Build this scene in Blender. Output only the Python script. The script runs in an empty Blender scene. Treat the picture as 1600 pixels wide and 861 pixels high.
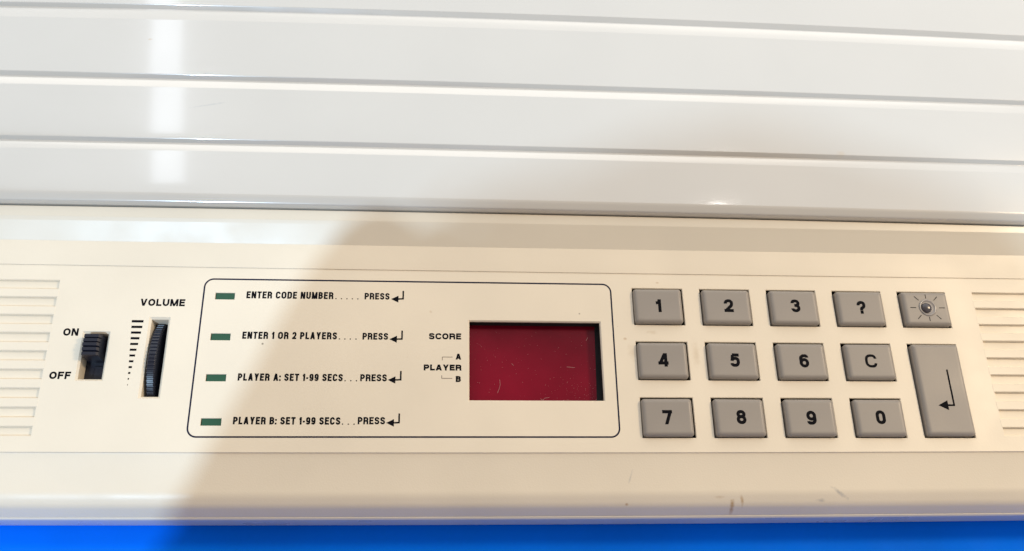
import bpy, bmesh, math, random
from mathutils import Vector, Matrix
random.seed(7)
S = 0.001                      # everything below is written in millimetres
scene = bpy.context.scene
col = scene.collection

# ------------------------------------------------------------------ camera
cam_d = bpy.data.cameras.new('camera')
cam = bpy.data.objects.new('camera', cam_d)
col.objects.link(cam)
R3 = Matrix(((0.9966579857385275, -0.014384966980284943, -0.08041102031809652),
             (-0.018201973433079128, 0.9205166392600589, -0.3902791372959976),
             (0.07963383468578354, 0.39043845810875594, 0.917178424736918)))
cam.matrix_world = Matrix.Translation(Vector((-18.223, -75.461, 231.132)) * S) @ R3.to_4x4()
cam_d.sensor_width = 36
cam_d.lens = 1432.43 * 36 / 1600
cam_d.clip_start = 0.01
cam_d.clip_end = 50
scene.camera = cam

# ------------------------------------------------------------------ world and lamps
world = bpy.data.worlds.new('World')
scene.world = world
world.use_nodes = True
bg = world.node_tree.nodes['Background']
bg.inputs['Color'].default_value = (0.98, 0.94, 0.91, 1)
bg.inputs['Strength'].default_value = 0.50

def look(o, p, t):
    o.location = Vector(p) * S
    o.rotation_euler = (Vector(t) - Vector(p)).to_track_quat('-Z', 'Y').to_euler()

def area(name, p, t, sx, sy, power, colour):
    d = bpy.data.lights.new(name, 'AREA')
    d.shape = 'RECTANGLE'; d.size = sx * S; d.size_y = sy * S
    d.energy = power; d.color = colour
    o = bpy.data.objects.new(name, d); col.objects.link(o); look(o, p, t)
    return o

# daylight from the front left; the person leaning over the console keeps it off the right of the panel
d = bpy.data.lights.new('daylight', 'SPOT')
d.energy = 165; d.color = (0.52, 0.75, 1.0)
d.spot_size = math.radians(40); d.spot_blend = 0.3; d.shadow_soft_size = 0.030
o = bpy.data.objects.new('daylight', d); col.objects.link(o)
look(o, (-700, -1300, 2200), (0, 0, 0))

# bright sky beyond, mirrored in the glossy lid
area('ceiling_glow', (150, 1600, 1500), (40, 60, 0), 3200, 1900, 19, (0.80, 0.91, 1.0))
# far window low beyond the console, mirrored by the surfaces that lean away
area('far_window', (100, 2600, 950), (40, 60, 0), 3800, 620, 11, (1.0, 0.92, 0.80))
# tall slot of sky mirrored as the upright streak on the lid
o = area('window_slot', (-505, 1055, 1130), (-505, 1055, 0), 50, 950, 0.42, (0.82, 0.89, 1.0))
o.rotation_euler = (0, 0, math.radians(7))
# warm room lamp on the right
area('room_lamp', (760, 260, 720), (60, 0, 0), 130, 130, 5.4, (1.0, 0.78, 0.52))
area('small_lamp', (440, 540, 1130), (58, 47, 0), 14, 14, 0.03, (1.0, 0.95, 0.9))

vs = scene.view_settings
vs.view_transform = 'Standard'; vs.look = 'None'; vs.gamma = 1; vs.exposure = 0.0
vs.use_curve_mapping = False

# ------------------------------------------------------------------ materials
def mat(name, base, rough=0.4, bump=0.0, bscale=800, mottle=0.04, spec=0.5, coat=0.0, stains=(), stretch=None, dirt=0.0):
    m = bpy.data.materials.new(name); m.use_nodes = True
    nt = m.node_tree; N = nt.nodes; L = nt.links
    b = N['Principled BSDF']
    b.inputs['Roughness'].default_value = rough
    b.inputs['Specular IOR Level'].default_value = spec
    b.inputs['Coat Weight'].default_value = coat
    b.inputs['Coat Roughness'].default_value = 0.06
    b.inputs['Coat IOR'].default_value = 1.75
    tc = N.new('ShaderNodeTexCoord')
    n = N.new('ShaderNodeTexNoise'); n.inputs['Scale'].default_value = 28; n.inputs['Detail'].default_value = 5
    L.new(tc.outputs['Object'], n.inputs['Vector'])
    mr = N.new('ShaderNodeMapRange')
    mr.inputs['From Min'].default_value = 0.3; mr.inputs['From Max'].default_value = 0.7
    mr.inputs['To Min'].default_value = 1 - mottle; mr.inputs['To Max'].default_value = 1 + mottle
    L.new(n.outputs['Fac'], mr.inputs['Value'])
    vm = N.new('ShaderNodeVectorMath'); vm.operation = 'SCALE'
    vm.inputs[0].default_value = base
    L.new(mr.outputs['Result'], vm.inputs['Scale'])
    cur = vm.outputs['Vector']
    if dirt:
        vo = N.new('ShaderNodeTexVoronoi'); vo.inputs['Scale'].default_value = 95
        L.new(tc.outputs['Object'], vo.inputs['Vector'])
        sp = N.new('ShaderNodeMapRange'); sp.inputs['From Min'].default_value = 0.016; sp.inputs['From Max'].default_value = 0.034
        sp.inputs['To Min'].default_value = dirt; sp.inputs['To Max'].default_value = 0
        L.new(vo.outputs['Distance'], sp.inputs['Value'])
        sc_ = N.new('ShaderNodeSeparateColor'); L.new(vo.outputs['Color'], sc_.inputs['Color'])
        th = N.new('ShaderNodeMath'); th.operation = 'GREATER_THAN'; th.inputs[1].default_value = 0.80
        L.new(sc_.outputs[0], th.inputs[0])
        mu = N.new('ShaderNodeMath'); mu.operation = 'MULTIPLY'
        L.new(sp.outputs['Result'], mu.inputs[0]); L.new(th.outputs[0], mu.inputs[1])
        mx = N.new('ShaderNodeMix'); mx.data_type = 'RGBA'
        mx.inputs['B'].default_value = (0.10, 0.07, 0.04, 1)
        L.new(mu.outputs[0], mx.inputs['Factor']); L.new(cur, mx.inputs['A'])
        cur = mx.outputs['Result']
    for (cx, cy, rx, ry, ang, c, amt) in stains:
        mp = N.new('ShaderNodeMapping'); mp.vector_type = 'TEXTURE'
        mp.inputs['Location'].default_value = (cx * S, cy * S, 0)
        mp.inputs['Rotation'].default_value = (0, 0, math.radians(ang))
        mp.inputs['Scale'].default_value = (rx * S, ry * S, 1)
        L.new(tc.outputs['Object'], mp.inputs['Vector'])
        ln = N.new('ShaderNodeVectorMath'); ln.operation = 'LENGTH'
        L.new(mp.outputs['Vector'], ln.inputs[0])
        n2 = N.new('ShaderNodeTexNoise'); n2.inputs['Scale'].default_value = 900; n2.inputs['Detail'].default_value = 4
        L.new(tc.outputs['Object'], n2.inputs['Vector'])
        ad = N.new('ShaderNodeMath'); ad.operation = 'MULTIPLY_ADD'; ad.inputs[1].default_value = 1.3
        L.new(n2.outputs['Fac'], ad.inputs[0]); L.new(ln.outputs['Value'], ad.inputs[2])
        r = N.new('ShaderNodeMapRange'); r.inputs['From Min'].default_value = 0.7; r.inputs['From Max'].default_value = 1.6
        r.inputs['To Min'].default_value = amt; r.inputs['To Max'].default_value = 0
        L.new(ad.outputs[0], r.inputs['Value'])
        mx = N.new('ShaderNodeMix'); mx.data_type = 'RGBA'
        mx.inputs['B'].default_value = (*c, 1)
        L.new(r.outputs['Result'], mx.inputs['Factor']); L.new(cur, mx.inputs['A'])
        cur = mx.outputs['Result']
    L.new(cur, b.inputs['Base Color'])
    # smudges: the gloss is never even
    n3 = N.new('ShaderNodeTexNoise'); n3.inputs['Scale'].default_value = 60; n3.inputs['Detail'].default_value = 6
    L.new(tc.outputs['Object'], n3.inputs['Vector'])
    r3 = N.new('ShaderNodeMapRange'); r3.inputs['From Min'].default_value = 0.3; r3.inputs['From Max'].default_value = 0.75
    r3.inputs['To Min'].default_value = rough * 0.85; r3.inputs['To Max'].default_value = rough * 1.3
    L.new(n3.outputs['Fac'], r3.inputs['Value']); L.new(r3.outputs['Result'], b.inputs['Roughness'])
    if bump:
        nb = N.new('ShaderNodeTexNoise'); nb.inputs['Scale'].default_value = bscale; nb.inputs['Detail'].default_value = 3
        if stretch:
            mp = N.new('ShaderNodeMapping'); mp.inputs['Scale'].default_value = stretch
            L.new(tc.outputs['Object'], mp.inputs['Vector']); L.new(mp.outputs['Vector'], nb.inputs['Vector'])
        else:
            L.new(tc.outputs['Object'], nb.inputs['Vector'])
        bp = N.new('ShaderNodeBump'); bp.inputs['Strength'].default_value = 1.0; bp.inputs['Distance'].default_value = bump * S
        L.new(nb.outputs['Fac'], bp.inputs['Height']); L.new(bp.outputs['Normal'], b.inputs['Normal'])
    return m

BROWN = (0.42, 0.24, 0.08); TAN = (0.55, 0.42, 0.26); GREY = (0.22, 0.24, 0.28)
M_panel = mat('cream_plastic', (0.80, 0.705, 0.56), 0.42, bump=0.012, bscale=1500, mottle=0.045, dirt=0.7,
              stains=[(34.2, 1.0, 1.6, 3.0, 10, TAN, 0.35), (51.4, 0.5, 1.4, 4.5, 0, TAN, 0.35),
                      (39.8, 6.8, 1.8, 0.7, 0, TAN, 0.4), (42.5, 21.3, 0.7, 0.35, 0, BROWN, 0.5),
                      (32.3, 4.8, 0.6, 0.5, 0, BROWN, 0.5), (-20.0, 12.0, 0.5, 0.5, 0, BROWN, 0.3)])
M_ridge = mat('cream_gloss_plastic', (0.74, 0.665, 0.54), 0.34, bump=0.015, bscale=120, mottle=0.03, dirt=0.6, spec=0.6, stretch=(0.15, 1, 1))
M_front = mat('cream_textured_plastic', (0.80, 0.705, 0.56), 0.36, bump=0.024, bscale=2400, mottle=0.035, dirt=0.6,
              stains=[(57.9, -39.2, 0.75, 2.2, 0, BROWN, 0.95), (60.4, -37.8, 0.55, 1.9, 10, BROWN, 0.65), (54.5, -37.0, 1.5, 0.4, 0, BROWN, 0.3),
                      (86.4, -36.2, 3.2, 0.6, -35, GREY, 0.55), (81.3, -37.9, 1.7, 0.6, -5, GREY, 0.4), (30.4, -38.6, 0.6, 0.4, 0, BROWN, 0.8),
                      (31.5, -32.0, 0.35, 2.6, -18, GREY, 0.3)])
M_lip = mat('cream_lower_shell', (0.76, 0.70, 0.60), 0.3, bump=0.01, bscale=500, mottle=0.03)
M_lid = mat('ivory_gloss_lid', (0.565, 0.53, 0.475), 0.15, coat=0.9, bump=0.008, bscale=90, mottle=0.02, spec=0.75, stretch=(0.12, 1, 1), dirt=0.7,
            stains=[(-102, 92.4, 0.9, 0.5, 0, BROWN, 0.5), (99, 60.5, 1.8, 1.3, 20, TAN, 0.35), (-83, 71, 6, 0.35, 12, GREY, 0.25)])
M_key = mat('grey_rubber_key', (0.31, 0.275, 0.24), 0.42, bump=0.008, bscale=1800, mottle=0.08, spec=0.45)
M_ink = mat('black_ink', (0.004, 0.004, 0.006), 0.6, spec=0.06, mottle=0.1)
M_navy = mat('navy_ink', (0.012, 0.013, 0.035), 0.6, spec=0.1, mottle=0.1)
M_thin = mat('brown_thin_ink', (0.17, 0.12, 0.09), 0.5, mottle=0.1)
M_black = mat('black_plastic', (0.009, 0.010, 0.020), 0.36, bump=0.02, bscale=900, mottle=0.2)
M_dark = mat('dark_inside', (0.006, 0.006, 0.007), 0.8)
M_green = mat('green_lens', (0.018, 0.085, 0.045), 0.3, mottle=0.06)
M_red = mat('red_filter', (0.18, 0.0008, 0.013), 0.2, spec=0.22, mottle=0.4, bump=0.01, bscale=60)
M_lint = mat('pale_lint', (0.52, 0.30, 0.28), 0.8)
M_dust = mat('pale_dust', (0.72, 0.66, 0.56), 0.8)
M_blue = mat('blue_tabletop', (0.0, 0.18, 1.0), 0.6, bump=0.02, bscale=900, mottle=0.08, spec=0.05)
# smoky clear bead in the light key
M_bead = mat('smoky_bead', (0.06, 0.05, 0.055), 0.22, mottle=0.1, spec=0.7)
M_cup = mat('grey_cup', (0.30, 0.27, 0.25), 0.25, mottle=0.05, spec=0.6)

# ------------------------------------------------------------------ helpers
def obj(name, bm, m, parent=None, smooth=False, label=None, kind=None, loc=None):
    me = bpy.data.meshes.new(name)
    bmesh.ops.recalc_face_normals(bm, faces=bm.faces)
    for v_ in bm.verts: v_.co *= S
    bm.to_mesh(me); bm.free()
    me.materials.append(m)
    if smooth:
        for p_ in me.polygons: p_.use_smooth = True
    o_ = bpy.data.objects.new(name, me); col.objects.link(o_)
    if parent: o_.parent = parent
    if loc: o_.location = Vector(loc) * S
    if label: o_['label'] = label
    if kind: o_['kind'] = kind
    return o_

def quad(bm, *ps):
    return bm.faces.new([bm.verts.new(p) for p in ps])

def box(bm, x0, y0, z0, x1, y1, z1, b=0.0):
    # box with a small chamfer round its top
    lo = [(x0, y0, z0), (x1, y0, z0), (x1, y1, z0), (x0, y1, z0)]
    mid = [(p[0], p[1], z1 - b) for p in lo]
    top = [(x0 + b, y0 + b, z1), (x1 - b, y0 + b, z1), (x1 - b, y1 - b, z1), (x0 + b, y1 - b, z1)]
    rings = [lo, mid, top] if b else [lo, top]
    vr = [[bm.verts.new(p) for p in r] for r in rings]
    for a, c in zip(vr, vr[1:]):
        for i in range(4): bm.faces.new((a[i], a[(i + 1) % 4], c[(i + 1) % 4], c[i]))
    bm.faces.new(vr[0][::-1]); bm.faces.new(vr[-1])

def prism(bm, pts, z0, z1):
    a = [bm.verts.new((x, y, z0)) for x, y in pts]; c = [bm.verts.new((x, y, z1)) for x, y in pts]
    n = len(pts)
    for i in range(n): bm.faces.new((a[i], a[(i + 1) % n], c[(i + 1) % n], c[i]))
    bm.faces.new(c)

def fillet(pts, rad, n=5, closed=False):
    out_ = []; m = len(pts)
    for i, p in enumerate(pts):
        r = rad[i] if isinstance(rad, (list, tuple)) else rad
        if (not closed and i in (0, m - 1)) or r <= 0:
            out_.append(tuple(p)); continue
        P = Vector(p); A = Vector(pts[i - 1]); B = Vector(pts[(i + 1) % m])
        a = A - P; b_ = B - P
        la, lb = a.length, b_.length
        la = la if (i == 1 and not closed) else la / 2
        lb = lb if (i == m - 2 and not closed) else lb / 2
        a.normalize(); b_.normalize()
        th = a.angle(b_)
        if th > math.radians(178):
            e = min(.04, la, lb)
            out_ += [tuple((P + a * e).lerp(P + b_ * e, k / n)) for k in range(n + 1)]; continue
        d_ = min(r / math.tan(th / 2), la * 0.999, lb * 0.999)
        p0 = P + a * d_; p2 = P + b_ * d_
        rr = d_ * math.tan(th / 2)
        C = P + (a + b_).normalized() * (rr / math.sin(th / 2))
        u0 = p0 - C; u2 = p2 - C; ang = u0.angle(u2) if rr > 1e-6 else 0
        for k in range(n + 1):
            t = k / n
            if ang < 1e-4: q = p0.lerp(p2, t)
            else: q = C + (u0 * math.sin((1 - t) * ang) + u2 * math.sin(t * ang)) / math.sin(ang)
            out_.append(tuple(q))
    return out_

def ribbon(bm, pts, w, z0, z1, closed=False):
    n = len(pts); P = [Vector(p) for p in pts]
    L_, R_ = [], []
    for i in range(n):
        if closed: a = P[i] - P[i - 1]; b_ = P[(i + 1) % n] - P[i]
        else:
            a = P[i] - P[i - 1] if i else P[1] - P[0]
            b_ = P[i + 1] - P[i] if i < n - 1 else P[i] - P[i - 1]
        a = a.normalized(); b_ = b_.normalized()
        t = (a + b_)
        t = t.normalized() if t.length > 1e-6 else a
        nn = Vector((-t.y, t.x)); k = max(0.45, t.dot(a))
        L_.append(P[i] + nn * (w / 2 / k)); R_.append(P[i] - nn * (w / 2 / k))
    lt = [bm.verts.new((p.x, p.y, z1)) for p in L_]; rt = [bm.verts.new((p.x, p.y, z1)) for p in R_]
    lb = [bm.verts.new((p.x, p.y, z0)) for p in L_]; rb = [bm.verts.new((p.x, p.y, z0)) for p in R_]
    for i in range(n if closed else n - 1):
        j = (i + 1) % n
        bm.faces.new((lt[i], rt[i], rt[j], lt[j]))
        bm.faces.new((lb[i], lt[i], lt[j], lb[j])); bm.faces.new((rt[i], rb[i], rb[j], rt[j]))
    if not closed:
        bm.faces.new((lb[0], rb[0], rt[0], lt[0])); bm.faces.new((lb[-1], lt[-1], rt[-1], rb[-1]))

# ---- stroke lettering in a plain bold grotesque
WID = {'A': .70, 'B': .64, 'C': .66, 'D': .65, 'E': .57, 'F': .55, 'L': .53, 'M': .80, 'N': .66, 'O': .70, 'P': .62, 'R': .65,
       'S': .63, 'T': .60, 'U': .65, 'V': .68, 'Y': .68, '1': .34, ':': .17, '-': .32, '.': .17, ' ': .24, '?': .56}
def glyph(ch, W, t):
    """strokes of a glyph W wide and 1 high: list of (kind, points[, closed])"""
    h = t / 2; L, R, B, T = h, W - h, h, 1 - h; r = min((W - t) * .5, .30)
    def f(p, rad, closed=False): return ('s', fillet(p, rad, 6, closed), closed)
    def para(x0, y0, x1, y1, k=1.0):
        s_ = k * t * math.hypot(x1 - x0, y1 - y0) / abs(y1 - y0) / 2
        return ('p', [(x0 - s_, y0), (x0 + s_, y0), (x1 + s_, y1), (x1 - s_, y1)])
    st = ('s', [(L, 0), (L, 1)], False)
    if ch == 'A': return [para(h * 1.1, 0, W / 2 - h * .12, 1), para(W - h * 1.1, 0, W / 2 + h * .12, 1), ('s', [(W * .24, .29), (W * .76, .29)], False)]
    if ch == 'B': return [st, f([(L, T), (R - .03, T), (R - .03, .53), (L, .53)], [0, .2, .2, 0]), f([(L, .53), (R, .53), (R, B), (L, B)], [0, .23, .23, 0])]
    if ch == 'C': return [f([(R, .67), (R, T), (L, T), (L, B), (R, B), (R, .33)], r)]
    if ch == 'D': return [f([(L, T), (R, T), (R, B), (L, B)], [0, .32, .32, 0], True)]
    if ch == 'E': return [st] + [('s', [(L, y), (W, y)], False) for y in (T, B)] + [('s', [(L, .52), (W * .92, .52)], False)]
    if ch == 'F': return [st, ('s', [(L, T), (W, T)], False), ('s', [(L, .50), (W * .9, .50)], False)]
    if ch == 'L': return [st, ('s', [(L, B), (W, B)], False)]
    if ch == 'M': return [st, ('s', [(R, 0), (R, 1)], False), para(W / 2, .0, L + h * .2, 1, .9), para(W / 2, 0, R - h * .2, 1, .9)]
    if ch == 'N': return [st, ('s', [(R, 0), (R, 1)], False), para(R - h * .2, 0, L + h * .2, 1)]
    if ch in 'O0': return [f([(L, T), (R, T), (R, B), (L, B)], min((W - t) / 2, .34), True)]
    if ch == 'P': return [st, f([(L, T), (R, T), (R, .44), (L, .44)], [0, .25, .25, 0])]
    if ch == 'R': return [st, f([(L, T), (R - .01, T), (R - .01, .48), (L, .48)], [0, .23, .23, 0]), f([(W * .45, .48), (R - .02, .48), (R, 0)], [0, .12, 0])]
    if ch == 'S': return [f([(R, .69), (R, T), (L + .01, T), (L + .01, .55), (R, .47), (R, B), (L, B), (L, .31)], [0] + [.24] * 6 + [0])]
    if ch == 'T': return [('s', [(0, T), (W, T)], False), ('s', [(W / 2, 0), (W / 2, 1)], False)]
    if ch == 'U': return [f([(L, 1), (L, B), (R, B), (R, 1)], r)]
    if ch == 'V': return [para(W / 2 - h * .12, 0, h * 1.1, 1), para(W / 2 + h * .12, 0, W - h * 1.1, 1)]
    if ch == 'Y': return [para(W / 2, .38, h * 1.2, 1), para(W / 2, .38, W - h * 1.2, 1), ('s', [(W / 2, 0), (W / 2, .46)], False)]
    if ch == '1': return [('s', [(R, 0), (R, 1)], False), f([(0, .72), (R * .75, .74), (R, .98)], [0, .12, 0])]
    if ch == '2': return [f([(L, .66), (L, T), (R, T), (R, .54), (L + .03, B + .02)], [0, r, r, .25, 0]), ('s', [(0, B), (W, B)], False)]
    if ch == '3': return [f([(L, .71), (L, T), (R - .02, T), (R - .02, .53), (W * .38, .53)], [0, r, .24, .2, 0]), f([(W * .38, .53), (R, .53), (R, B), (L, B), (L, .29)], [0, .24, .26, r, 0])]
    if ch == '4': return [('s', [(W * .74, 0), (W * .74, 1)], False), ('s', [(0, .27), (W, .27)], False), para(h * 1.3, .27, W * .74 - h * .3, 1)]
    if ch == '5': return [('s', [(L + .06, T), (W - .03, T)], False), ('s', [(L + .09, T), (L + .02, .44)], False), f([(L + .03, .50), (W * .35, .63), (R, .63), (R, B), (L, B), (L, .27)], [0, .08, .27, .27, r, 0])]
    if ch == '6': return [f([(L, .60), (R, .60), (R, B), (L, B)], [.24, .24, .27, .27], True), f([(R, .75), (R, T), (L, T), (L, .25)], [0, r, .32, 0])]
    if ch == '9': return [f([(L, .40), (R, .40), (R, T), (L, T)], [.24, .24, .27, .27], True), f([(L, .25), (L, B), (R, B), (R, .75)], [0, r, .32, 0])]
    if ch == '7': return [('s', [(0, T), (W, T)], False), para(W * .36, 0, W - h * 1.15, T)]
    if ch == '8': return [f([(L + .02, T), (R - .02, T), (R - .02, .535), (L + .02, .535)], .22, True), f([(L, .535), (R, .535), (R, B), (L, B)], .25, True)]
    if ch == '?': return [f([(L, .66), (L, T), (R, T), (R, .55), (W / 2, .42), (W / 2, .26)], [0, r, r, .2, .12, 0]), ('s', [(W / 2, 0), (W / 2, t * 1.05)], False)]
    if ch == ':': return [('s', [(W / 2, 0), (W / 2, t)], False), ('s', [(W / 2, .5), (W / 2, .5 + t)], False)]
    if ch == '.': return [('s', [(W / 2, 0), (W / 2, t)], False)]
    if ch == '-': return [('s', [(0.02, .40), (W - .02, .40)], False)]
    return []

def write(bm, text, x0, y0, x1, h, t, z, gap=.13, y1=None):
    ws = [WID.get(c, .58) for c in text]
    g = gap * (len(text) - 1)
    k = ((x1 - x0) / h - g) / sum(ws)
    slope = ((y1 - y0) / (x1 - x0)) if y1 is not None else 0
    x = x0; zi = 0
    for c, w in zip(text, ws):
        for it in glyph(c, w * k, t / h):
            pts = [(x + p[0] * h, y0 + slope * (x - x0) + p[1] * h) for p in it[1]]
            zi = (zi + 1) % 4
            if it[0] == 's': ribbon(bm, pts, t, z - .03, z + .02 + zi * .003, it[2])
            else: prism(bm, pts, z - .03, z + .02 + zi * .003)
        x += (w * k + gap) * h

# ------------------------------------------------------------------ the table
bm = bmesh.new()
xs = [-1500, 1500]; quad(bm, (-1500, -900, -18), (1500, -900, -18), (1500, 1500, -18), (-1500, 1500, -18))
table = obj('tabletop', bm, M_blue, kind='structure', label='bright blue tabletop in front of the cream game console')

# ------------------------------------------------------------------ the console
game = bpy.data.objects.new('electronic_game', None); col.objects.link(game)
game.location = (0, 0, -18 * S)
game['label'] = 'cream plastic electronic game console with grooved lid, red score display and grey keypad'
game['category'] = 'game console'


parts_at = Vector((0, 0, 18 * S))
def part(name, bm, m, parent=game, **k):
    o_ = obj(name, bm, m, parent, **k)
    if parent is game: o_.location += parts_at
    return o_

X0, X1 = -215, 235
def rail_y(c, x):
    def q(x_): t = x_ / 100; return c[0] * t * t + c[1] * t + c[2]
    if x > 170: return q(170) + (q(170) - q(160)) / 10 * (x - 170)
    if x < -150: return q(-150) + (q(-150) - q(-140)) / -10 * (x + 150)
    return q(x)
XS = [X0 + (X1 - X0) * i / 44 for i in range(45)]
def loft(bm, rails, rad, n=4):
    """rails: (coefficients of y(x), z); swept along x, corners rounded"""
    prev = None
    for x in XS:
        pr = fillet([(rail_y(c, x), z) for c, z in rails], rad, n)
        cur = [bm.verts.new((x, y, z)) for y, z in pr]
        if prev:
            for i in range(len(cur) - 1): bm.faces.new((prev[i], cur[i], cur[i + 1], prev[i + 1]))
        prev = cur
def sharp(o_, ang=40):
    me = o_.data
    me.set_sharp_from_angle(angle=math.radians(ang))

def off(c, d_): return (c[0], c[1], c[2] + d_)
END = (.243, -.299, -41.314); LIP = (.240, -.260, -41.089); SEAM = (.182, -.219, -40.539); CT = (.25, .10, -36.05)
STEP = (.155, -.064, -25.954); STB = (.07, 0, 23.89); RB = (.047, .102, 31.115); RC = (-.088, .255, 35.629); RK = (-.064, .145, 36.526)
GAP = (-.227, -.109, 40.344)
# lower shell: the pale lip at the bottom
bm = bmesh.new()
loft(bm, [(off(END, 3), -16.1), (off(END, -.41), -16.0), (off(LIP, -.54), -6.6), (off(SEAM, -.62), -6.1), (off(SEAM, -.15), -6.1), (off(SEAM, 0), -7), (off(SEAM, 4), -7.1)], [0, .8, .6, .1, .05, 0, 0])
lo_ = part('lower_shell', bm, M_lip, smooth=True, label='pale lip running under the front edge')
sharp(lo_)
# textured front edge
bm = bmesh.new()
loft(bm, [(off(SEAM, .6), -6.8), (off(SEAM, -.40), -6.5), (off(SEAM, -.42), -6.0), (off(SEAM, 1.7), -3.0), (off(CT, -.2), -1.7), (off(STEP, -.55), -.45), (off(STEP, -.2), -.35), (off(STEP, 0), -.02)],
     [0, 0, .2, 4, 6, 0, .1, 0], 6)
fe = part('front_edge', bm, M_front, smooth=True, label='finely textured rounded front edge')
sharp(fe)

# ---- flat control panel with real openings
STEPF = lambda x: rail_y(STEP, x)
KX = [35.04 + 19 * c for c in range(5)]; KW = 14.36
KY = [(8.74, 19.70), (-6.82, 4.18), (-22.34, -11.34)]
holes = []      # x0, x1, y0, y1, chamfer, wall depth
for c in range(5):
    for r in range(3):
        if c == 4 and r: continue
        holes.append((KX[c], KX[c] + KW, KY[r][0], KY[r][1], .12, .6))
holes.append((KX[4], KX[4] + KW, KY[2][0], KY[1][1], .12, .6))
HD = (-10.0, 25.95, -12.65, 9.75); holes.append((*HD, .32, .8))
HV = (-93.1, -87.7, -12.2, 9.7); holes.append((*HV, .55, 4.6))
HS = (-109.2, -102.3, -7.65, 5.6); holes.append((*HS, .5, 4.4))
LED = [14.75, 3.35, -7.7, -19.2]
for y in LED: holes.append((-77.05, -71.85, y, y + 2.03, .08, 1.0))
GY0, GY1 = -21.75, 19.8
GL = -117.25; GR = 133.35
holes.append((X0 + 8, GL, GY0, GY1, .15, 1.6)); holes.append((GR, X1 - 8, GY0, GY1, .15, 1.6))
hx = sorted({round(v_, 3) for h_ in holes for v_ in h_[:2]} | {X0, X1} | {float(v_) for v_ in range(-200, 230, 20)})
hy = sorted({round(v_, 3) for h_ in holes for v_ in h_[2:4]} | {-24.0, 22.0})
bm = bmesh.new()
V = {}
def pv(x, y):
    k = (round(x, 3), round(y, 3) if not isinstance(y, str) else y)
    if k not in V:
        yy = STEPF(x) if y == 'bot' else (rail_y(STB, x) if y == 'top' else y)
        V[k] = bm.verts.new((x, yy, 0))
    return V[k]
yl = ['bot'] + hy + ['top']
for a, c in zip(hx, hx[1:]):
    for y0, y1 in zip(yl, yl[1:]):
        if y0 != 'bot' and y1 != 'top':
            mx_, my_ = (a + c) / 2, (y0 + y1) / 2
            if any(h_[0] < mx_ < h_[1] and h_[2] < my_ < h_[3] for h_ in holes): continue
        bm.faces.new((pv(a, y0), pv(c, y0), pv(c, y1), pv(a, y1)))
for (x0, x1, y0, y1, ch, dep) in holes:
    A = [(x0, y0), (x1, y0), (x1, y1), (x0, y1)]
    I = [(x0 + ch, y0 + ch), (x1 - ch, y0 + ch), (x1 - ch, y1 - ch), (x0 + ch, y1 - ch)]
    prev = [(p[0], p[1], 0) for p in A]
    for k in range(1, 4):
        a_ = k / 3 * math.pi / 2; s_ = 1 - math.cos(a_) if ch < .3 else k / 3; q_ = math.sin(a_) if ch < .3 else k / 3
        cur = [(A[i][0] + (I[i][0] - A[i][0]) * s_, A[i][1] + (I[i][1] - A[i][1]) * s_, -ch * q_) for i in range(4)]
        for i in range(4): quad(bm, prev[i], prev[(i + 1) % 4], cur[(i + 1) % 4], cur[i])
        prev = cur
    cur = [(p[0], p[1], -dep) for p in I]
    for i in range(4): quad(bm, prev[i], prev[(i + 1) % 4], cur[(i + 1) % 4], cur[i])
panel = part('front_panel', bm, M_panel, label='flat cream control panel with black printing')

# ---- raised ridge behind the panel
bm = bmesh.new()
loft(bm, [(off(RB, .0), .1), (off(RB, .02), .302), (off(RC, .75), 2.7), (off(RK, .73), 3.1), (off(GAP, -.3), 3.3), (off(GAP, -.12), 2.9), (off(GAP, -.1), -3)],
     [0, 0, .9, .6, .25, .1, 0], 5)
bm2 = bmesh.new()
loft(bm2, [(off(STB, 0.02), -.02), (off(STB, .06), .22), (RB, .3), (off(RB, .1), .2)], [0, .08, 0, 0])
sharp(part('panel_border', bm2, M_panel, smooth=True, label='narrow raised border between the panel and the ridge'))
rg = part('ridge', bm, M_ridge, smooth=True, label='raised glossy ridge between the panel and the lid')
sharp(rg, 50)

# ---- grooved lid: one slat per board
G = [((-.369, -.043, 56.366), 6.2, (-.25, .022, 59.515), 5.1, (-.291, .086, 60.286), 6.25),
     ((-.384, .115, 76.88), 6.6, (-.309, .21, 80.465), 5.5, (-.296, .21, 81.23), 6.65),
     ((-.662, .428, 100.505), 7.0, (-.617, .388, 104.98), 5.9, (-.783, .618, 106.252), 7.05)]
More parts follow.
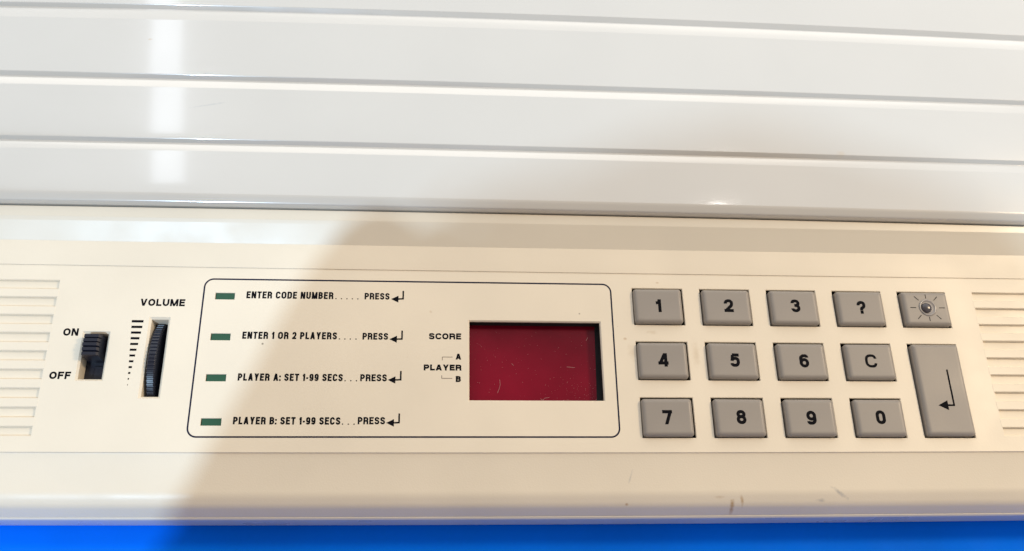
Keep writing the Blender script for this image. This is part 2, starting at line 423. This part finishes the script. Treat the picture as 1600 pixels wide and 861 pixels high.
# the groove beyond the frame and the lid's far end
G.append(((-.7, .6, 126.5), 7.3, (-.7, .6, 130.3), 6.2, (-.7, .6, 131.5), 7.35))
G = [(n_, zn, off(m_, -.15 * (m_[2] + 75) / 225), zm + .15, f_, zf) for n_, zn, m_, zm, f_, zf in G]
bm = bmesh.new(); box(bm, X0, 42, -1, X1, 158, 4.6)
lid = part('lid', bm, M_lid, label='glossy ivory lid of wide boards and shallow grooves')
start = [(off(GAP, .20), -2.0), (off(GAP, .12), 3.7), (off(GAP, .4), 5.2), (off(GAP, 2.4), 5.98)]
for i in range(5):
    bm = bmesh.new()
    if i == 0: rails = list(start); rad = [0, .25, .8, 3.0]
    else:
        g = G[i - 1]; rails = [(g[2], g[3]), (g[4], g[5] - .02)]; rad = [0, .32]
        # crown of the board
    if i < 4:
        g = G[i]; e_ = (g[0][0], g[0][1], g[0][2])
        if i: 
            pg = G[i - 1]; m_ = tuple((pg[4][k] + g[0][k]) / 2 for k in range(3)); rails.append((m_, (pg[5] + g[1]) / 2 + .02)); rad.append(30)
        rails += [(e_, g[1]), (g[2], g[3])]; rad += [.45, 0]
    else:
        rails += [((0, 0, 158), 7.6), ((0, 0, 160), 0)]; rad += [1, 0]
    loft(bm, rails, rad, 6)
    s_ = part('slat', bm, M_lid, parent=lid, smooth=True)
    sharp(s_, 60)

# ---- speaker grilles
def grille(x0, x1):
    bm = bmesh.new()
    box(bm, x0 - 0.1, GY0 - .1, -2.2, x1 + .1, GY1 + .1, -.75)
    g_ = part('speaker_grille', bm, M_panel)
    first = None
    for k in range(8):
        y1 = GY1 - 2.45 - k * 4.9
        if first is None:
            bm = bmesh.new(); box(bm, x0 - .35, -2.45, -.8, x1 + .35, 0, .03, .2)
            first = part('rib', bm, M_panel, parent=g_); q = first
        else:
            q = first.copy(); col.objects.link(q); q.parent = g_
        q.location = Vector((0, y1 * S, 0))
    return g_
gl_ = grille(X0 + 8, GL); gl_['label'] = 'ribbed speaker grille at the left end'
gr_ = grille(GR, X1 - 8); gr_['label'] = 'ribbed speaker grille at the right end'

# ---- printing
def prt(name, bm, m=M_ink, label=None): return part(name, bm, m, parent=panel, label=label)
TX = [("ENTER CODE NUMBER", -68.87, 15.22, -46.06, 15.28, 2.0, (-37.79, 15.31, -31.14), [-45.35, -43.9, -42.45, -41.0, -39.55], (-30.7, 15.5), (-27.5, 15.62), 17.9),
      ("ENTER 1 OR 2 PLAYERS", -68.88, 3.88, -44.49, 3.92, 1.97, (-37.83, 3.94, -31.14), [-43.8, -42.4, -41.0, -39.5], (-30.76, 4.12), (-27.48, 4.2), 6.54),
      ("PLAYER A: SET 1-99 SECS", -68.95, -7.42, -42.37, -7.45, 1.94, (-37.9, -7.42, -31.07), [-41.75, -40.3, -38.85], (-30.81, -7.04), (-27.49, -6.97), -4.61),
      ("PLAYER B: SET 1-99 SECS", -69.03, -18.78, -42.38, -18.85, 1.92, (-38.01, -18.74, -31.14), [-41.8, -40.35, -38.9], (-30.84, -18.35), (-27.58, -18.29), -15.91)]
def arrow(bm, tip, cor, up, w, hl, hh, z):
    prism(bm, [(tip[0], tip[1]), (tip[0] + hl, tip[1] - hh), (tip[0] + hl, tip[1] + hh)], z - .03, z + .024)
    ribbon(bm, [(tip[0] + hl * .8, tip[1]), (cor[0], tip[1] + (cor[1] - tip[1])), (cor[0] - .02, up)], w * 1.15, z - .03, z + .02)
for (t_, x0, y0, x1, y1, h_, pr_, ds, tip, cor, up) in TX:
    bm = bmesh.new(); write(bm, t_, x0, y0, x1, h_, .44, 0, y1=y1)
    prt('printed_text', bm, label='the words ' + t_)
    bm = bmesh.new(); write(bm, 'PRESS', pr_[0], pr_[1], pr_[2], 1.88, .42, 0, gap=.12)
    prt('printed_text', bm, label='the word PRESS after ' + t_)
    bm = bmesh.new()
    for x in ds: prism(bm, [(x - .15, y1), (x + .15, y1), (x + .15, y1 + .3), (x - .15, y1 + .3)], -.03, .02)
    prt('printed_dots', bm)
    bm = bmesh.new(); arrow(bm, tip, cor, up, .36, 1.95, .98, 0)
    prt('printed_arrow', bm)
for t_, x0, y0, x1, h_, w_ in [('VOLUME', -95.95, 12.75, -84.52, 1.98, .48), ('ON', -114.06, 4.3, -110.29, 2.02, .48), ('OFF', -115.54, -7.25, -110.34, 1.95, .48),
                               ('SCORE', -20.4, 4.2, -11.85, 1.7, .43), ('A', -13.31, -1.38, -11.83, 1.62, .45), ('PLAYER', -21.6, -4.4, -11.77, 1.62, .45), ('B', -13.22, -7.5, -11.9, 1.62, .45)]:
    bm = bmesh.new(); write(bm, t_, x0, y0, x1, h_, w_, 0, gap=.14)
    prt('printed_text', bm, label='the word ' + t_ if len(t_) > 1 else 'the letter ' + t_)
for pts in ([(-16.79, -1.6), (-16.79, -.72), (-14.1, -.72)], [(-16.88, -5.72), (-16.88, -6.53), (-14.15, -6.53)]):
    bm = bmesh.new(); ribbon(bm, pts, .16, -.03, .02); prt('printed_bracket', bm, M_thin)
# frame round the instructions
bm = bmesh.new()
fr = fillet([(-80, 20.62), (29.22, 20.62), (29.22, -22.0), (-80, -22.0)], 2.3, 8, True)
ribbon(bm, fr, .42, -.03, .02, True)
prt('printed_frame', bm, M_navy, label='thin dark rounded frame round the instructions and display')
BARS = [(2.95, .66), (2.75, .64), (2.50, .62), (2.22, .62), (1.98, .60), (1.66, .58), (1.42, .56), (1.10, .55), (.84, .54), (.55, .52), (.32, .45), (.14, .36)]
for k, (w_, h_) in enumerate(BARS):
    xr = -97.4 + k * .115; yc = 8.42 - k * 1.553
    bm = bmesh.new(); ribbon(bm, [(xr, yc), (xr + w_, yc)], h_, -.03, .02); prt('volume_bar', bm)

# ---- keys
def key_bm(w, h):
    bm = bmesh.new()
    prof = [(0, -2.6), (0, .45)]
    for k in range(1, 8):
        a_ = k / 7 * math.pi / 2; prof.append((1.05 * (1 - math.cos(a_)), .45 + 1.05 * math.sin(a_)))
    prof.append((1.35, 1.5))
    prev = None
    for ins, z in prof:
        rc = max(.25, .75 - ins * .5)
        ring = fillet([(-w / 2 + ins, -h / 2 + ins), (w / 2 - ins, -h / 2 + ins), (w / 2 - ins, h / 2 - ins), (-w / 2 + ins, h / 2 - ins)], rc, 4, True)
        cur = [bm.verts.new((x, y, z)) for x, y in ring]
        if prev:
            n = len(cur)
            for i in range(n): bm.faces.new((prev[i], prev[(i + 1) % n], cur[(i + 1) % n], cur[i]))
        prev = cur
    bm.faces.new(prev)
    return bm
ZK = 1.5
def up15(x, y): return (x + (x + 18.2) * .00306, y + (y + 75.5) * .00306)
KN = {'1': (0, 0, 41.67, 13.65), '2': (1, 0, 61.26, 13.89), '3': (2, 0, 80.15, 14.07), '4': (0, 1, 41.76, -1.78), '5': (1, 1, 61.21, -1.70), '6': (2, 1, 80.27, -1.79),
      '7': (0, 2, 41.57, -17.28), '8': (1, 2, 61.12, -17.24), '9': (2, 2, 79.99, -17.37), '?': (3, 0, 98.92, 13.89), 'C': (3, 1, 98.94, -1.65), '0': (3, 2, 98.87, -17.22)}
kmesh = None
jit = {0: -.24, 1: -.06, 2: .0, 3: .04, 4: .05}
def new_key(name, c, cy, label, mesh_from=None, big=False, dx=0):
    if mesh_from is None:
        o_ = part(name, key_bm(KW - 1.04, (11.0 if not big else 26.52) - 1.05), M_key, smooth=True)
    else:
        o_ = bpy.data.objects.new(name, mesh_from.data); col.objects.link(o_); o_.parent = game; o_.location = parts_at
    o_.location += Vector(((KX[c] + KW / 2 + dx) * S, cy * S, 0))
    o_.rotation_euler = (random.uniform(-.016, .016), random.uniform(-.016, .016), random.uniform(-.004, .004))
    o_['label'] = label
    return o_
for ch, (c, r, lx, ly) in KN.items():
    nm = 'number_key' if ch.isdigit() else ('question_key' if ch == '?' else 'clear_key')
    cy = (KY[r][0] + KY[r][1]) / 2 - .16
    k_ = new_key(nm, c, cy, 'grey key marked ' + ch, kmesh, dx=jit[c])
    if kmesh is None: kmesh = k_
    x, y = up15(lx, ly)
    x -= KX[c] + KW / 2 + jit[c]; y -= cy
    w_ = {'1': 1.45, 'C': 3.25, '?': 2.5, '4': 2.75}.get(ch, 2.6); h_ = 3.75
    bm = bmesh.new(); write(bm, ch, x - w_ / 2 + (.1 if ch == '1' else 0), y - h_ / 2, x + w_ / 2 + (.1 if ch == '1' else 0), h_, .86 if ch != 'C' else .72, ZK)
    part('key_legend', bm, M_ink, parent=k_)
# enter key
cy = (KY[2][0] + KY[1][1]) / 2
ek = new_key('enter_key', 4, cy - .05, 'tall grey enter key with bent arrow', None, True, dx=.05)
a_t = up15(119.77, -3.95); a_c = up15(119.85, -13.85); a_p = up15(115.49, -13.87)
ox, oy = KX[4] + KW / 2 + .05, cy - .05
bm = bmesh.new(); arrow(bm, (a_p[0] - ox, a_p[1] - oy), (a_c[0] - ox, a_c[1] - oy), a_t[1] - oy, .42, 2.7, 1.35, ZK)
part('key_legend', bm, M_ink, parent=ek)
# light key with its bead
lk = new_key('light_key', 4, (KY[0][0] + KY[0][1]) / 2 - .1, 'grey key with a smoky bead and printed rays', kmesh, dx=.05)
ox, oy = KX[4] + KW / 2 + .05, (KY[0][0] + KY[0][1]) / 2 - .1
sx, sy = up15(118.08, 14.01); sx -= ox; sy -= oy
bm = bmesh.new()
for k in range(8):
    a_ = k * math.pi / 4
    r0, r1 = (3.35, 5.0) if k % 2 == 0 else (3.5, 5.2)
    if k in (2, 6): r0, r1 = 2.75, 3.95
    elif k % 2: a_ = math.copysign(1, 1) * a_; r0, r1 = 3.1, 4.75
    ribbon(bm, [(sx + r0 * math.cos(a_), sy + r0 * math.sin(a_)), (sx + r1 * math.cos(a_), sy + r1 * math.sin(a_))], .2, ZK - .03, ZK + .02)
part('key_legend', bm, M_ink, parent=lk, label='thin rays round the bead')
def lathe(prof, n=28):
    bm = bmesh.new(); prev = None
    for r, z in prof:
        cur = [bm.verts.new((r * math.cos(2 * math.pi * i / n), r * math.sin(2 * math.pi * i / n), z)) for i in range(n)]
        if prev:
            for i in range(n): bm.faces.new((prev[i], prev[(i + 1) % n], cur[(i + 1) % n], cur[i]))
        prev = cur
    bm.faces.new(prev); return bm
o_ = part('bead_ring', lathe([(2.5, -.1), (2.5, .12), (2.3, .22), (2.05, .2), (1.85, .04), (1.6, .03)]), M_cup, parent=lk, smooth=True); o_.location = Vector((sx, sy, ZK)) * S
o_ = part('bead', lathe([(1.5, 0), (1.47, .3), (1.3, .55), (.95, .74), (.5, .84), (.15, .86)]), M_bead, parent=lk, smooth=True); o_.location = Vector((sx - .45, sy - .12, ZK)) * S

# ---- score display
bm = bmesh.new(); box(bm, HD[0] - 1, HD[2] - 1, -4.4, HD[1] + 1, HD[3] + 1, -3.4)
disp = part('score_display', bm, M_red, label='dark red display filter in a recess')
bm = bmesh.new()
xa, xb, ya, yb = HD[0] + .3, HD[1] - .3, HD[2] + .3, HD[3] - .3
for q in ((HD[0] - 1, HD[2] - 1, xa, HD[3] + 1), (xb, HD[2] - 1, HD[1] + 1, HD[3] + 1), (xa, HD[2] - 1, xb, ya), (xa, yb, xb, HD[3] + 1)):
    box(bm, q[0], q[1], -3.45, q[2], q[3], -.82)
prism(bm, [(xb + .01, ya), (xb + .01, yb), (xb - .9, yb), (xb - 1.35, ya)], -3.45, -3.3)  # near-black strip along the right of the filter, wider towards the bottom
part('display_dark_edge', bm, M_dark, parent=disp)
bm = bmesh.new()
def zline(pts, w): ribbon(bm, pts, w * .8, -3.42, -3.36)
def D(X, Y): # zoomed reading -> panel mm, roughly
    return (-9.4 + (X - 303) / 640 * 34.9, 9.2 - (Y - 236) / 388 * 21.6)
for pts in ([(448, 505), (450, 530), (445, 550), (436, 572)], [(884, 305), (892, 290)], [(655, 605), (668, 595), (688, 592)], [(915, 602), (935, 592), (945, 575)],
            [(928, 607), (946, 598)], [(645, 598), (660, 608), (680, 610)], [(740, 612), (760, 606)], [(780, 440), (820, 443)], [(765, 612), (785, 618)], [(508, 425), (518, 435)]):
    zline([D(*p) for p in pts], .07)
for _ in range(170):
    if random.random() < .5: X, Y = random.gauss(830, 80), random.gauss(560, 45)
    else: X, Y = random.uniform(310, 925), random.uniform(260, 615)
    if not (308 < X < 925 and 245 < Y < 618): continue
    x, y = D(X, Y); s_ = random.choice((.05, .05, .06, .09))
    prism(bm, [(x, y), (x + s_, y + .02), (x + s_ * .8, y + s_), (x - .02, y + s_ * .8)], -3.42, -3.37)
part('dust', bm, M_lint, parent=disp, kind='stuff')

# ---- indicator lights
f0 = None
for k, y in enumerate(LED):
    if f0 is None:
        bm = bmesh.new(); box(bm, .28, .1, -1.6, 5.05, 1.93, -.18, .06); f0 = part('indicator_light', bm, M_green); q = f0
    else:
        q = f0.copy(); col.objects.link(q)
    q.location = parts_at + Vector((-77.05, y, 0)) * S
    q['label'] = 'green indicator bar before ' + TX[k][0]

# ---- volume wheel
bm = bmesh.new()
Rw, nT = 15.0, 92; yc, zc = -1.7, -14.1; xw0, xw1 = -92.0, -89.75
rings = []
for x, dr in ((xw0, -.5), (xw0 + .25, -.05), (xw0 + .35, 0), (xw1 - .35, 0), (xw1 - .25, -.05), (xw1, -.5)):
    ring = []
    for i in range(nT):
        for (fa, rr) in ((0, 0), (.42, 0), (.55, -.3), (.87, -.3)):
            a_ = 2 * math.pi * (i + fa) / nT; r = Rw + rr + dr
            ring.append(bm.verts.new((x, yc + r * math.sin(a_), zc + r * math.cos(a_))))
    rings.append(ring)
for a, c in zip(rings, rings[1:]):
    n = len(a)
    for i in range(n): bm.faces.new((a[i], a[(i + 1) % n], c[(i + 1) % n], c[i]))
bm.faces.new(rings[0]); bm.faces.new(rings[-1])
part('volume_wheel', bm, M_black, label='black ribbed volume wheel in its slot')
bm = bmesh.new(); box(bm, HV[0], HV[2], -9.3, HV[1], HV[3], -7.5); part('wheel_well', bm, M_dark)

# ---- power switch
bm = bmesh.new(); box(bm, HS[0] + .1, HS[2] + .1, -8, HS[1] - .1, HS[3] - .1, -4.6, .1)
sw = part('power_switch', bm, M_black, label='black slide switch set to on')
bm = bmesh.new()
kx0, kx1 = -107.85, -104.1; ky0, ky1 = -1.6, 4.3; kz = 2.6
pr_ = []
for i in range(5):
    y0 = ky0 + i * (ky1 - ky0) / 5; s_ = (ky1 - ky0) / 5
    zz = kz - .22 * abs(i - 2)
    pr_ += [(y0 + .0, zz - .55), (y0 + .16, zz), (y0 + s_ - .24, zz + .02), (y0 + s_ - .08, zz - .55)]
pts2 = [(ky0 - .2, -4.7)] + pr_ + [(ky1 + .2, -4.7)]
a = [bm.verts.new((kx0, y, z)) for y, z in pts2]; c = [bm.verts.new((kx1 - .25, y, z)) for y, z in pts2]
e_ = [bm.verts.new((kx1 + .25 + (.35 if z < -3 else 0), y, z - .5)) for y, z in pts2]
for p_, q_ in ((a, c), (c, e_)):
    for i in range(len(p_) - 1): bm.faces.new((p_[i], p_[i + 1], q_[i + 1], q_[i]))
bm.faces.new(a); bm.faces.new(e_)
part('switch_slider', bm, M_black, parent=sw)
bm = bmesh.new(); box(bm, -106.3, -6.9, -4.7, -102.9, -2.6, -3.9, .15); part('switch_plate', bm, M_black, parent=sw)

# ---- added near-black box: its colour stands in for deep shade inside the openings
bm = bmesh.new(); box(bm, X0 + 2, -34, -17.9, X1 - 2, 40, -10)
part('inside_shade_box', bm, M_dark)

# ------------------------------------------------------------------ the person leaning over the console (out of frame, casts the shade)
M_skin = mat('skin', (0.45, 0.27, 0.19), 0.5)
M_hair = mat('brown_hair', (0.06, 0.035, 0.02), 0.5, bump=1.5, bscale=60, stretch=(1, 1, .1))
M_shirt = mat('dark_green_shirt', (0.05, 0.08, 0.06), 0.85, mottle=.1)
M_phone = mat('black_phone', (0.01, 0.01, 0.012), 0.25)
person = bpy.data.objects.new('person', None); col.objects.link(person)
person.location = Vector((-110, -560, -18)) * S
person['label'] = 'person in a dark green shirt with chin length brown hair leaning over the console'
person['category'] = 'person'
PO = -person.location
person.location += Vector((-15, -40, 0)) * S
def skin(name, verts, edges, radii, m, parent, root=0, levels=2):
    me = bpy.data.meshes.new(name); me.from_pydata([Vector(v_) * S for v_ in verts], edges, [])
    o_ = bpy.data.objects.new(name, me); col.objects.link(o_); o_.parent = parent; o_.location = PO
    me.materials.append(m)
    sk = o_.modifiers.new('skin', 'SKIN'); sk.use_smooth_shade = True
    for k, r_ in enumerate(radii):
        rr = r_ if isinstance(r_, tuple) else (r_, r_)
        me.skin_vertices[0].data[k].radius = (rr[0] * S, rr[1] * S); me.skin_vertices[0].data[k].use_root = (k == root)
    sb = o_.modifiers.new('sub', 'SUBSURF'); sb.levels = levels; sb.render_levels = levels
    return o_
V_ = []; E_ = []; R_ = []
def chain(start, pts):
    k = start
    for p, r_ in pts:
        V_.append(p); R_.append(r_); n = len(V_) - 1
        if k is not None: E_.append((k, n))
        k = n
    return k
hip = chain(None, [((-110, -800, -260), 130)])
chest = chain(hip, [((-110, -740, -80), 135), ((-110, -620, 120), 145), ((-110, -500, 270), 105)])
head = chain(chest, [((-110, -415, 365), 52), ((-110, -360, 415), 55), ((-110, -318, 455), 72), ((-110, -296, 512), 80), ((-110, -300, 560), 62)])
for s_ in (-1, 1):
    if s_ < 0:      # the left arm is raised beside the lens
        sh = chain(chest, [((-275, -500, 250), 58), ((-290, -420, 205), 46), ((-245, -352, 215), 38), ((-157, -217, 248), 29), ((-121, -161, 250), 24), ((-106, -137, 254), 26)])
        for q, (dx, ln) in enumerate([(-20, 50), (-6, 62), (8, 58), (21, 46)]):
            chain(sh, [((-92 + dx, -115 - dx * .6, 258), 9.5), ((-78 + dx, -115 - dx * .6 + ln * .4, 262), 8.5), ((-66 + dx, -115 - dx * .6 + ln * .42, 244), 7.5)])
        chain(sh, [((-80, -155, 250), 10), ((-54, -141, 246), 9)])
        continue
    sh = chain(chest, [((-110 + s_ * 165, -500, 250), 58), ((-110 + s_ * 230, -440, 60), 46), ((-110 + s_ * 300, -330, 45), 36), ((-110 + s_ * 300, -215, 22), 24), ((-110 + s_ * 298, -185, 14), 21)])
    hx_ = -110 + s_ * 296
    for q, (dx, ln) in enumerate([(-24, 62), (-8, 72), (9, 66), (25, 52)]):
        chain(sh, [((hx_ + dx, -150, 10), 9.5), ((hx_ + dx * 1.15, -150 + ln * .5, 6), 8.5), ((hx_ + dx * 1.2, -150 + ln, -6), 7.5)])
    chain(sh, [((hx_ - s_ * 36, -172, 6), 10), ((hx_ - s_ * 52, -142, -4), 9)])
for f_ in range(2): chain(hip, [((-110 + (f_ * 2 - 1) * 95, -800, -420), 85), ((-110 + (f_ * 2 - 1) * 105, -790, -700), 62)])
skin('body', V_, E_, R_, M_skin, person)
# shirt over the trunk and upper arms
V_ = []; E_ = []; R_ = []
hip = chain(None, [((-110, -800, -270), 138)])
c1 = chain(hip, [((-110, -740, -80), 146), ((-110, -620, 120), 156), ((-110, -500, 268), 114)])
for s_ in (-1, 1): chain(c1, [((-110 + s_ * 165, -500, 250), 68), ((-110 + s_ * 222, -447, 85), 58)] if s_ > 0 else [((-275, -500, 250), 66), ((-290, -425, 210), 56)])
skin('shirt', V_, E_, R_, M_shirt, person)
# hair: a rounded bob that widens towards the jaw
bm = bmesh.new(); bmesh.ops.create_uvsphere(bm, u_segments=40, v_segments=28, radius=1)
for v_ in bm.verts:
    z = v_.co.z; w_ = 97 + (-9 * min(1, max(0, -z)) ** .6 if z < 0 else 0)
    a_ = math.atan2(v_.co.y, v_.co.x)
    wob = 1 + .02 * math.sin(a_ * 9) + .012 * math.sin(a_ * 23 + z * 4)
    v_.co = Vector((-110 + v_.co.x * w_ * wob, -318 + v_.co.y * w_ * 1.0 * wob - z * 6, 512 + z * (98 if z > 0 else 96)))
# open the hair over the face
bmesh.ops.delete(bm, geom=[f_ for f_ in bm.faces if (f_.calc_center_median().y > -262 and abs(f_.calc_center_median().x + 110) < 58 and f_.calc_center_median().z < 560)], context='FACES')
hr = obj('hair', bm, M_hair, person, smooth=True); hr.location = PO
for s_ in (-1, 1):
    bm = bmesh.new(); bmesh.ops.create_icosphere(bm, subdivisions=2, radius=11, matrix=Matrix.Translation((-110 + s_ * 30, -226, 500)))
    e_ = obj('eye', bm, M_lint, person, smooth=True); e_.location = PO
bm = bmesh.new()
a = [bm.verts.new(p) for p in ((-110, -222, 505), (-123, -222, 470), (-97, -222, 470), (-110, -196, 474))]
for t in ((0, 1, 3), (0, 3, 2), (1, 2, 3), (0, 2, 1)): bm.faces.new([a[i] for i in t])
e_ = obj('nose', bm, M_skin, person); e_.location = PO
bm = bmesh.new(); box(bm, -134, -240, 440, -86, -232, 448, 2); e_ = obj('mouth', bm, mat('lips', (0.35, 0.12, 0.1), .5), person); e_.location = PO
